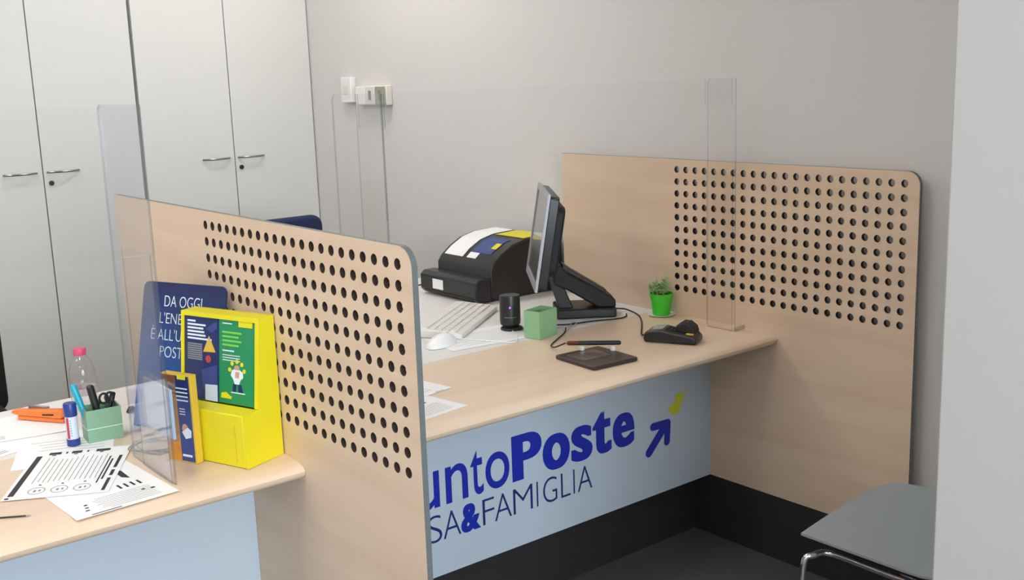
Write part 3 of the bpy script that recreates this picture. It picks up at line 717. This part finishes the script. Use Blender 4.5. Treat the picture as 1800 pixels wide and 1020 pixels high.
# leaflets: local x 0..1 across, z 0..1 up, mapped on the slanted front
def leaflet(x0, x1, z0, z1, m, label, thick=.006):
    t2 = thing('leaflet', label, 'leaflet', D((x0+x1)/2, dep(z0)+.001, z0), 0)
    b = nb(); prism(b, [D(x0, dep(z0)+.001, z0), D(x1, dep(z0)+.001, z0), D(x1, dep(z1)+.001, z1), D(x0, dep(z1)+.001, z1)], s_*thick)
    return t2, obj('cover', b, m, t2, True, smooth=False)
def patch(par, name, m, rects, y, label=None, world=D, out=.0006):
    b = nb()
    for pts in rects: prism(b, [world(x, y-out, z) for x, z in pts], s_*out*.9)
    return obj(name, b, m, par, True, smooth=False, label=label)
def mapper(xr, xl, z0, z1):
    # u: 0 = left edge as seen, 1 = right edge; v: 0 bottom, 1 top
    return lambda u, y, v: D(xl+(xr-xl)*u, dep(z0+(z1-z0)*v)+.001+y, z0+(z1-z0)*v)
LG = mapper(.0125, .121, .1225, .3075)
lt, lc = leaflet(.0125, .121, .1225, .3075, 'green', 'green leaflet with a yellow tab in the yellow stand')
patch(lc, 'text_lines', 'lime', [rc(.10, .84-.05*i, .62-.08*(i % 2), .862-.05*i) for i in range(4)], 0, world=LG)
patch(lc, 'text_lines', 'whiteink', [rc(.10, .625, .42, .64), rc(.10, .95, .36, .962)]+[rc(.10, .575-.030*i, .58, .584-.030*i) for i in range(3)], 0, world=LG)
patch(lc, 'flower_crown', 'yellow', [[(.50+.20*math.cos(a)+.045*math.cos(k), .40+.115*math.sin(a)+.027*math.sin(k)) for k in [q*math.pi/4 for q in range(8)]] for a in [math.radians(v) for v in (5, 48, 90, 132, 175)]], 0, 'ring of pale yellow dots', world=LG)
patch(lc, 'picture', 'whiteink', [[(.33, .345), (.36, .405), (.44, .425), (.57, .42), (.66, .39), (.67, .33), (.60, .30), (.56, .245), (.44, .245), (.40, .30)]], 0, 'small printed figure', world=LG)
for q in ([(.44, .415), (.43, .455), (.50, .475), (.57, .455), (.56, .415)], [(.46, .32), (.46, .39), (.57, .395), (.56, .32)]): patch(lc, 'picture', 'skin', [q], 0, out=.0009, world=LG)
for q in ([(.38, .15), (.40, .245), (.485, .245), (.47, .15)], [(.545, .15), (.53, .245), (.62, .245), (.67, .15)]): patch(lc, 'picture', 'navy', [q], 0, world=LG)
patch(lc, 'picture_ground', 'whiteink', [[(.34, .135), (.34, .148), (.72, .148), (.72, .135)]], 0, world=LG)
patch(lc, 'logo', 'yellow', [[(.06, .06), (.07, .12), (.20, .135), (.30, .10), (.36, .09), (.34, .06)]], 0, 'small yellow mark', world=LG)
patch(lc, 'tab', 'yellow', [rc(.55, .93, .92, 1.0)], 0, 'yellow tab', out=.0014, world=LG)
LN = mapper(.123, .227, .1225, .3075)
lt, lc = leaflet(.123, .227, .1225, .3075, 'navy', 'navy leaflet with white headings and a yellow triangle in the yellow stand')
patch(lc, 'text_lines', 'whiteink', [rc(.08, .93-.042*i, w_, .952-.042*i) for i, w_ in enumerate((.32, .62, .55, .58, .62, .80))], 0, world=LN)
patch(lc, 'text_lines', 'greyink', [rc(.08, .655-.026*i, .52, .672-.026*i) for i in range(8)], 0, world=LN)
patch(lc, 'triangle', 'yellow2', [[(.55, .58), (.92, .59), (.72, .78)]], 0, 'yellow triangle', world=LN)
patch(lc, 'logo', 'red', [[(.70+.08*math.cos(k*math.pi/6), .50+.045*math.sin(k*math.pi/6)) for k in range(12)]], 0, world=LN)
patch(lc, 'picture', 'blueprint', [[(.62, .86), (.95, .97), (.96, .88), (.80, .82)]], 0, world=LN)
patch(lc, 'picture', 'blueprint', [[(.55, .14), (.50, .36), (.96, .44), (.97, .16)]], 0, world=LN)
patch(lc, 'picture', 'gluebody', [[(.62, .0), (.62, .19), (.97, .20), (.98, .0)]], 0, 'pale panel near the bottom', out=.0012, world=LN)
# small orange leaflet box in front
c1 = Vector((-.1755, .6215, T+.0005)); f1 = Vector((-.38, .925, 0)).normalized(); s1 = Vector((.925, .38, 0)).normalized()
def E(x, y, z): return c1+f1*x+s1*y+Vector((0, 0, z))
t = thing('leaflet_box', 'small box of orange and blue leaflets standing before the yellow stand', 'leaflet stand', c1)
b = nb(); prism(b, [E(0, .001, 0), E(.086, .001, 0), E(.086, .001, .200), E(0, .001, .200)], s1*.0185); cs = obj('case', b, 'yellow2', t, True, bevel=.001)
for nm, m, r in (('front_print', 'orangeprint', [rc(.044, .003, .084, .150)]), ('front_print', 'brownprint', [rc(.044, .150, .084, .197)]), ('front_print', 'blueprint', [rc(.005, .003, .044, .150)]), ('front_print', 'navy', [rc(.005, .150, .044, .197)])):
    patch(cs, nm, m, r, .001, world=E)
patch(cs, 'text_lines', 'yellow2', [rc(.047, .160-.009*i, .080, .163-.009*i) for i in range(3)], 0, world=E)
patch(cs, 'text_lines', 'whiteink', [rc(.010, .168-.009*i, .044, .171-.009*i) for i in range(4)]+[rc(.022, .122-.006*i, .038, .124-.006*i) for i in range(3)]+[rc(.012, .014, .04, .019)], 0, world=E)
for q in ([(.066+.010*math.cos(k*.8), .082+.014*math.sin(k*.8)) for k in range(8)], [(.026+.009*math.cos(k*.8), .078+.012*math.sin(k*.8)) for k in range(8)]): patch(cs, 'picture', 'skin', [q], 0, world=E)
patch(cs, 'picture', 'whiteink', [[(.026, .055), (.010, .060), (.008, .075), (.018, .082), (.036, .07)]], -.0003, world=E)
patch(cs, 'tab', 'yellow', [rc(.012, .190, .036, .2)], -.0006, world=E, label='yellow tab')

# blue display card leaning against the partition
TL, TR, BL, BR = Vector((-.1165, .994, 1.100)), Vector((-.0155, .757, 1.100)), Vector((-.175, 1.005, T+.001)), Vector((-.072, .764, T+.001))
wc = (BR-BL).length; hc = (TL-BL).length; cu, cv = (BR-BL)/wc, (TL-BL)/hc
CF2 = Matrix((cu, cv, cu.cross(cv).normalized())).transposed().to_4x4(); CF2.translation = BL   # slightly sheared, as the leaning card is
t = thing('display_card', 'blue display card with rounded top corners reading DA OGGI L\'ENERGIA, behind the yellow stand', 'display card', BL)
b = nb(); r = .018
pts = [(0, 0), (wc, 0)]+[(wc-r+r*math.cos(math.radians(a)), hc-r+r*math.sin(math.radians(a))) for a in range(0, 91, 15)]+[(r+r*math.cos(math.radians(a)), hc-r+r*math.sin(math.radians(a))) for a in range(90, 181, 15)]
nz = CF2.to_3x3().col[2]; sg = 1 if nz.dot(Vector((-1, -.5, 0))) > 0 else -1
prism(b, [CF2 @ Vector((x, y, 0)) for x, y in pts], CF2.to_3x3() @ Vector((0, 0, -.004*sg))); cd = obj('board', b, 'cardgrad', t, True, smooth=False)
b = nb(); m = wc/2
for s, w, y in (('DA OGGI', .118, .0315), ("L'ENERGIA", .142, .0725), ("\u00c8 ALL'UFFICIO", .190, .1135), ('POSTALE', .125, .1545)):
    h = .0265 if s[0] != '\u00c8' else .034
    join(b, text_bm(s, (m-w/2, hc-y-.0265, m+w/2, hc-y-.0265+h), CF2, -.014, .0004, .0006))
obj('lettering', b, 'whiteink', cd, True, smooth=False, label='thin white letters')
b = nb(); prism(b, [BL.lerp(BR, .5)+Vector((.012, .005, 0)), BL.lerp(BR, .5)+Vector((.050, .022, 0)), BL.lerp(TL, .6)*.5+BR.lerp(TR, .6)*.5+Vector((.006, .004, 0))], (BR-BL).normalized()*.003)
obj('easel_strut', b, 'bluecard', t, True, smooth=False)

# clear leaflet holder against the screen's wing
t = thing('acrylic_holder', 'small clear leaflet pocket with pale blue sheets fixed to the screen side', 'leaflet holder', (-.247, .62, T+.09))
b = nb(); x0, x1, y0, y1 = -.2555, -.2380, .543, .700
for a in ((x0, x0+.002, y0, y1, .090, .212), (x1-.002, x1, y0, y1, .090, .212), (x0+.002, x1-.002, y0, y0+.002, .090, .212), (x0+.002, x1-.002, y1-.002, y1, .090, .212), (x0+.002, x1-.002, y0+.002, y1-.002, .090, .0925)):
    box(b, a[0], a[1], a[2], a[3], T+a[4], T+a[5])
obj('pocket', b, ['holder_clear'], t, True, smooth=False)
t = thing('leaflet', 'pale blue leaflets standing inside the small clear pocket', 'leaflet', (-.247, .63, T+.093))
b = nb(); box(b, -.2500, -.2440, .548, .694, T+.0930, T+.200); obj('sheet_stack', b, 'gluebody', t, True, smooth=False)

# cables under the screen wing
random.seed(5)
t = thing('cable', 'tangle of thin grey cable on the worktop beside the acrylic holder', 'cable', (-.22, .8, T))
b = nb()
q = []
for k in range(26):
    a = k*.85; q.append((-.20+.060*math.cos(a)*(.5+.5*random.random()), .80+.055*math.sin(a)*(.6+.4*random.random()), T+.0035+.006*random.random()))
tube(b, q, .0013, 6, smooth=4); obj('wire', b, 'greyink', t, True)
t = thing('binder_clip', 'small black clip on the white desk beside the sage green pen box', 'clip', (-.13, 1.13, T))
b = nb(); prism(b, [(-.150, 1.115, T+.0002), (-.122, 1.115, T+.0002), (-.130, 1.115, T+.014), (-.142, 1.115, T+.014)], (0, .012, 0)); obj('clamp', b, 'black', t, True, bevel=.001)
b = nb(); tube(b, [(-.142, 1.114, T+.013), (-.150, 1.105, T+.006), (-.134, 1.105, T+.006), (-.131, 1.114, T+.013)], .0008, 6); obj('wire_handle', b, 'steel', t, True)

# sage pen box with pens
GB = (-.262, .965); ga = math.radians(-6)
pen_box('desk_organizer', GB, .080, .062, .078, ga, 'sage', 'sage green square pen box full of pens, beside the glue stick', .42)
def marker(name, p0, p1, r, m, label, capm=None, cat='pen'):
    t = thing(name, label, cat, p0); p0, p1 = Vector(p0), Vector(p1)
    b = nb(); tube(b, [p0, p0.lerp(p1, .65)], r, 14, smooth=0); obj('barrel', b, m, t, True)
    b = nb(); tube(b, [p0.lerp(p1, .65), p0.lerp(p1, .97), p1], [r*1.12, r*1.12, r*.7], 14, smooth=0); obj('cap', b, capm or m, t, True)
zb = T+.006
marker('marker_pen', (-.286, .960, zb), (-.312, .992, T+.135), .0075, 'teal', 'teal marker pen, leftmost in the sage green pen box')
marker('marker_pen', (-.262, .958, zb), (-.281, .966, T+.132), .0080, 'black', 'thick black marker beside the teal one in the sage green pen box')
marker('marker_pen', (-.262, .978, zb), (-.222, .984, T+.100), .0060, 'black', 'short black marker leaning right in the sage green pen box')
marker('marker_pen', (-.288, .990, zb), (-.266, .962, T+.090), .0045, 'blackm', 'thin black pen slanting low across the sage green pen box')
t = thing('scissors', 'black scissor handles sticking out of the sage green pen box', 'scissors', (-.24, .97, zb))
b = nb()
for dx in (0, .014): tube(b, [Vector((-.250+dx+.010*math.cos(k*math.pi/6), .972, T+.092+.012*math.sin(k*math.pi/6))) for k in range(13)], .0028, 8, smooth=2)
obj('handle', b, 'blackm', t, True)
b = nb(); prism(b, [(-.246, .971, T+.082), (-.240, .971, T+.082), (-.242, .971, T+.010)], (0, .003, 0)); obj('blade', b, 'steel', t, True, smooth=False)

# glue stick
GX, GY = -.334, .955
t = thing('glue_stick', 'white and blue glue stick standing beside the sage green pen box', 'glue stick', (GX, GY, T))
b = nb(); lathe(b, [(.0135, T+.018), (.0135, T+.072)], 28, (GX, GY)); gb = obj('barrel', b, 'gluebody', t, True)
b = nb(); lathe(b, [(.0145, T+.072), (.0148, T+.074), (.0148, T+.100), (.0135, T+.103)], 28, (GX, GY)); obj('cap', b, 'gluecap', t, True, label='dark blue cap')
b = nb(); lathe(b, [(.0145, T+.0018), (.0148, T+.003), (.0148, T+.018)], 28, (GX, GY)); obj('twist_base', b, 'gluecap', t, True, label='dark blue base')
b = nb()
for a0, a1, z0, z1 in ((200, 228, .020, .070),):
    p = [math.radians(a0+(a1-a0)*k/5) for k in range(6)]
    lo = [b.verts.new((GX+.0138*math.cos(a), GY+.0138*math.sin(a), T+z0)) for a in p]; hi = [b.verts.new((GX+.0138*math.cos(a), GY+.0138*math.sin(a), T+z1)) for a in p]
    for i in range(5): b.faces.new([lo[i], lo[i+1], hi[i+1], hi[i]])
obj('label_stripe', b, 'red', gb, True, label='red stripe')
b = nb()
for k in range(7):
    for w_ in (0, 1):
        p = [math.radians(236+w_*9+4*j/2) for j in range(3)]
        lo = [b.verts.new((GX+.0138*math.cos(a), GY+.0138*math.sin(a), T+.026+k*.006)) for a in p]; hi = [b.verts.new((GX+.0138*math.cos(a), GY+.0138*math.sin(a), T+.029+k*.006)) for a in p]
        for i in range(2): b.faces.new([lo[i], lo[i+1], hi[i+1], hi[i]])
obj('label_print', b, 'blueprint', gb, True)

# bottle
BX, BY = -.215, 1.235
t = thing('water_bottle', 'clear plastic bottle with a pink cap behind the sage green pen box', 'bottle', (BX, BY, T))
prof = [(.024, .0), (.031, .004), (.0325, .012), (.0325, .035), (.031, .038), (.0325, .041), (.0325, .060), (.031, .064), (.0325, .068), (.033, .095), (.031, .112), (.026, .130), (.018, .146), (.0135, .152), (.0130, .162)]
b = nb(); lathe(b, [(r, T+.0005+z*.93) for r, z in prof], 36, (BX, BY)); obj('bottle_body', b, 'pet', t, True)
b = nb(); lathe(b, [(.0150, T+.145), (.0155, T+.147), (.0155, T+.160), (.0145, T+.162)], 24, (BX, BY)); obj('cap', b, 'pinkcap', t, True, label='pink screw cap')
b = nb(); lathe(b, [(.0332, T+.042), (.0332, T+.060)], 36, (BX, BY), cap=False); obj('paper_label', b, 'water_label', t, True, label='pale label band')

# orange stapler
t = thing('stapler', 'orange stapler lying on the white sheet near the glue stick', 'stapler', (-.33, 1.18, T))
d = Vector((.085, -.135, 0)).normalized()
OF = frame((-.388, 1.272, T+.006), d, (-d.y, d.x, 0))
b = nb(); prism(b, [OF @ Vector((x, -.002, z)) for x, z in ((.0, .012), (.004, .020), (.06, .024), (.15, .030), (.162, .026), (.162, .012), (.15, .008), (.03, .008))], OF.to_3x3() @ Vector((0, .026, 0)))
ob = obj('top_arm', b, 'orange', t, True, bevel=.004, seg=3)
b = nb(); box(b, .02, .162, .0, .022, -.0025, .0075, mtx=OF); obj('base', b, 'orange', t, True, bevel=.002)
b = nb(); box(b, .04, .10, .018, .026, .022, .030, mtx=OF); obj('magazine', b, 'steel', t, True, bevel=.001)
b = nb(); prism(b, [OF @ Vector((x, -.0025, z)) for x, z in ((.10, .014), (.135, .016), (.135, .020), (.10, .018))], OF.to_3x3() @ Vector((0, .0008, 0))); obj('slot', b, 'blackm', ob, True, smooth=False)

# ------------------------------------------------------------------ staff chairs behind the counters
def office_chair(c, rz, m, label, top, low=.60, sw=.46):
    t = thing('office_chair', label, 'chair', (c[0], c[1], 0), rz)
    b = nb(); prism(b, [Vector((x, -.205, (top+low)/2+z)) for x, z in rrect(.42, top-low, .045, 6)], (0, .05, 0)); obj('backrest', b, m, t, bevel=.015, seg=3)
    b = nb(); prism(b, [Vector((x, y+.03, .44)) for x, y in rrect(sw, .44, .06, 6)], (0, 0, .07)); obj('seat', b, m, t, bevel=.02, seg=3)
    b = nb(); tube(b, [(0, -.16, .43), (0, -.24, .45), (0, -.245, .60), (0, -.175, .72)], .018, 10); obj('back_support', b, 'black', t)
    b = nb(); lathe(b, [(.03, .1), (.03, .25), (.018, .25), (.018, .44)], 20); obj('gas_lift', b, 'black', t)
    for k in range(5):
        a = k*2*math.pi/5+.3; p = Vector((math.cos(a), math.sin(a), 0))
        b = nb(); tube(b, [p*.02+Vector((0, 0, .11)), p*.28+Vector((0, 0, .075))], [.022, .014], 8, smooth=0); l = obj('leg', b, 'black', t)
        q = nb(); lathe(q, [(.02, -.012), (.028, -.010), (.028, .010), (.02, .012)], 16)
        q.transform(Matrix.Translation(p*.28+Vector((0, 0, .029))) @ Matrix.Rotation(a, 4, 'Z') @ Matrix.Rotation(math.radians(90), 4, 'Y')); obj('caster', q, 'blackm', l)
    return t
office_chair((1.045, 2.42), math.radians(180), 'navyfab', 'navy office chair whose backrest top shows above the near partition', .993)
office_chair((-.345, 2.20), math.radians(180), 'dark', 'dark office chair at the left edge of the photo, before the cabinet', .80, .47, .36)

# ------------------------------------------------------------------ visitor chair in the right foreground
t = thing('visitor_chair', 'grey visitor chair with chrome tube legs, half hidden by the pillar', 'chair', (1.24, -.25, 0))
nx, ny = 16, 14
def seatpt(u, v):
    # u 0..1 left to right, v 0..1 front to back
    x = 1.013+.455*u; y = -.045-.43*v
    if v < .5:
        y -= (.050*(1-u)**1.5+.028*max(0, (u-.72)/.28)**2)*(1-v/.5)
    if u > .5: x += .03*math.sin(math.pi*min(1, v*1.2))*(u-.5)*2
    z = .449-.010*math.sin(math.pi*u)*math.sin(math.pi*min(1, v*.9))-.030*max(0, (.12-v)/.12)**2*0+.020*max(0, (v-.8)/.2)**2
    return Vector((x, y, z))
b = nb(); G = [[b.verts.new(seatpt(i/nx, j/ny)) for j in range(ny+1)] for i in range(nx+1)]
fs = [b.faces.new([G[i][j], G[i+1][j], G[i+1][j+1], G[i][j+1]]) for i in range(nx) for j in range(ny)]
r = bmesh.ops.extrude_face_region(b, geom=fs); vs = [e for e in r['geom'] if isinstance(e, bmesh.types.BMVert)]
for v in vs: v.co.z += .006
for f in b.faces:
    if abs(f.normal.z) < .5 and f.calc_area() < .0008: f.material_index = 1
obj('seat', b, ['seat', 'seatedge'], t, True)
b = nb(); prism(b, [Vector((1.250+x, -.300+y, .420)) for x, y in rrect(.385, .32, .04)], (0, 0, .016)); obj('seat_underside', b, 'blackm', t, True)
b = nb()
for i in range(13):
    pass
Gb = []
for i in range(13):
    u = i/12; row = []
    for j in range(9):
        v = j/8; wv = .455*(1-.08*v); row.append(b.verts.new((1.24-wv/2+wv*u, -.478-.085*v-.018*math.sin(math.pi*u), .475+.37*v)))
    Gb.append(row)
fs = [b.faces.new([Gb[i][j], Gb[i+1][j], Gb[i+1][j+1], Gb[i][j+1]]) for i in range(12) for j in range(8)]
r = bmesh.ops.extrude_face_region(b, geom=fs)
for e in r['geom']:
    if isinstance(e, bmesh.types.BMVert): e.co.y -= .010
obj('backrest', b, 'seat', t, True)
for sx, xo, xi in ((-1, .990, 1.045), (1, 1.492, 1.437)):
    b = nb()
    path = [(xo-sx*-.0, -.118, .424-.42), (xo, -.120, .20), (xo, -.120, .385), (xo-.35*(xo-xi), -.135, .412), (xi, -.160, .413), (xi, -.30, .413)]
    tube(b, path, .0078, 12, smooth=5); obj('leg', b, 'chrome', t, True, label='bent chrome tube front leg')
    b = nb(); path = [(xi, -.30, .413), (xi, -.42, .413), (xo-.4*(xo-xi), -.462, .412), (xo, -.476, .385), (xo, -.49, .20), (xo, -.50, .004)]
    tube(b, path, .0078, 12, smooth=5); obj('leg', b, 'chrome', t, True, label='bent chrome tube rear leg')
    b = nb(); tube(b, [(xi, -.40, .418), (xi, -.49, .445), (xi, -.498, .52), (xi, -.53, .60)], .0095, 10); obj('back_support', b, 'blackm', t, True)
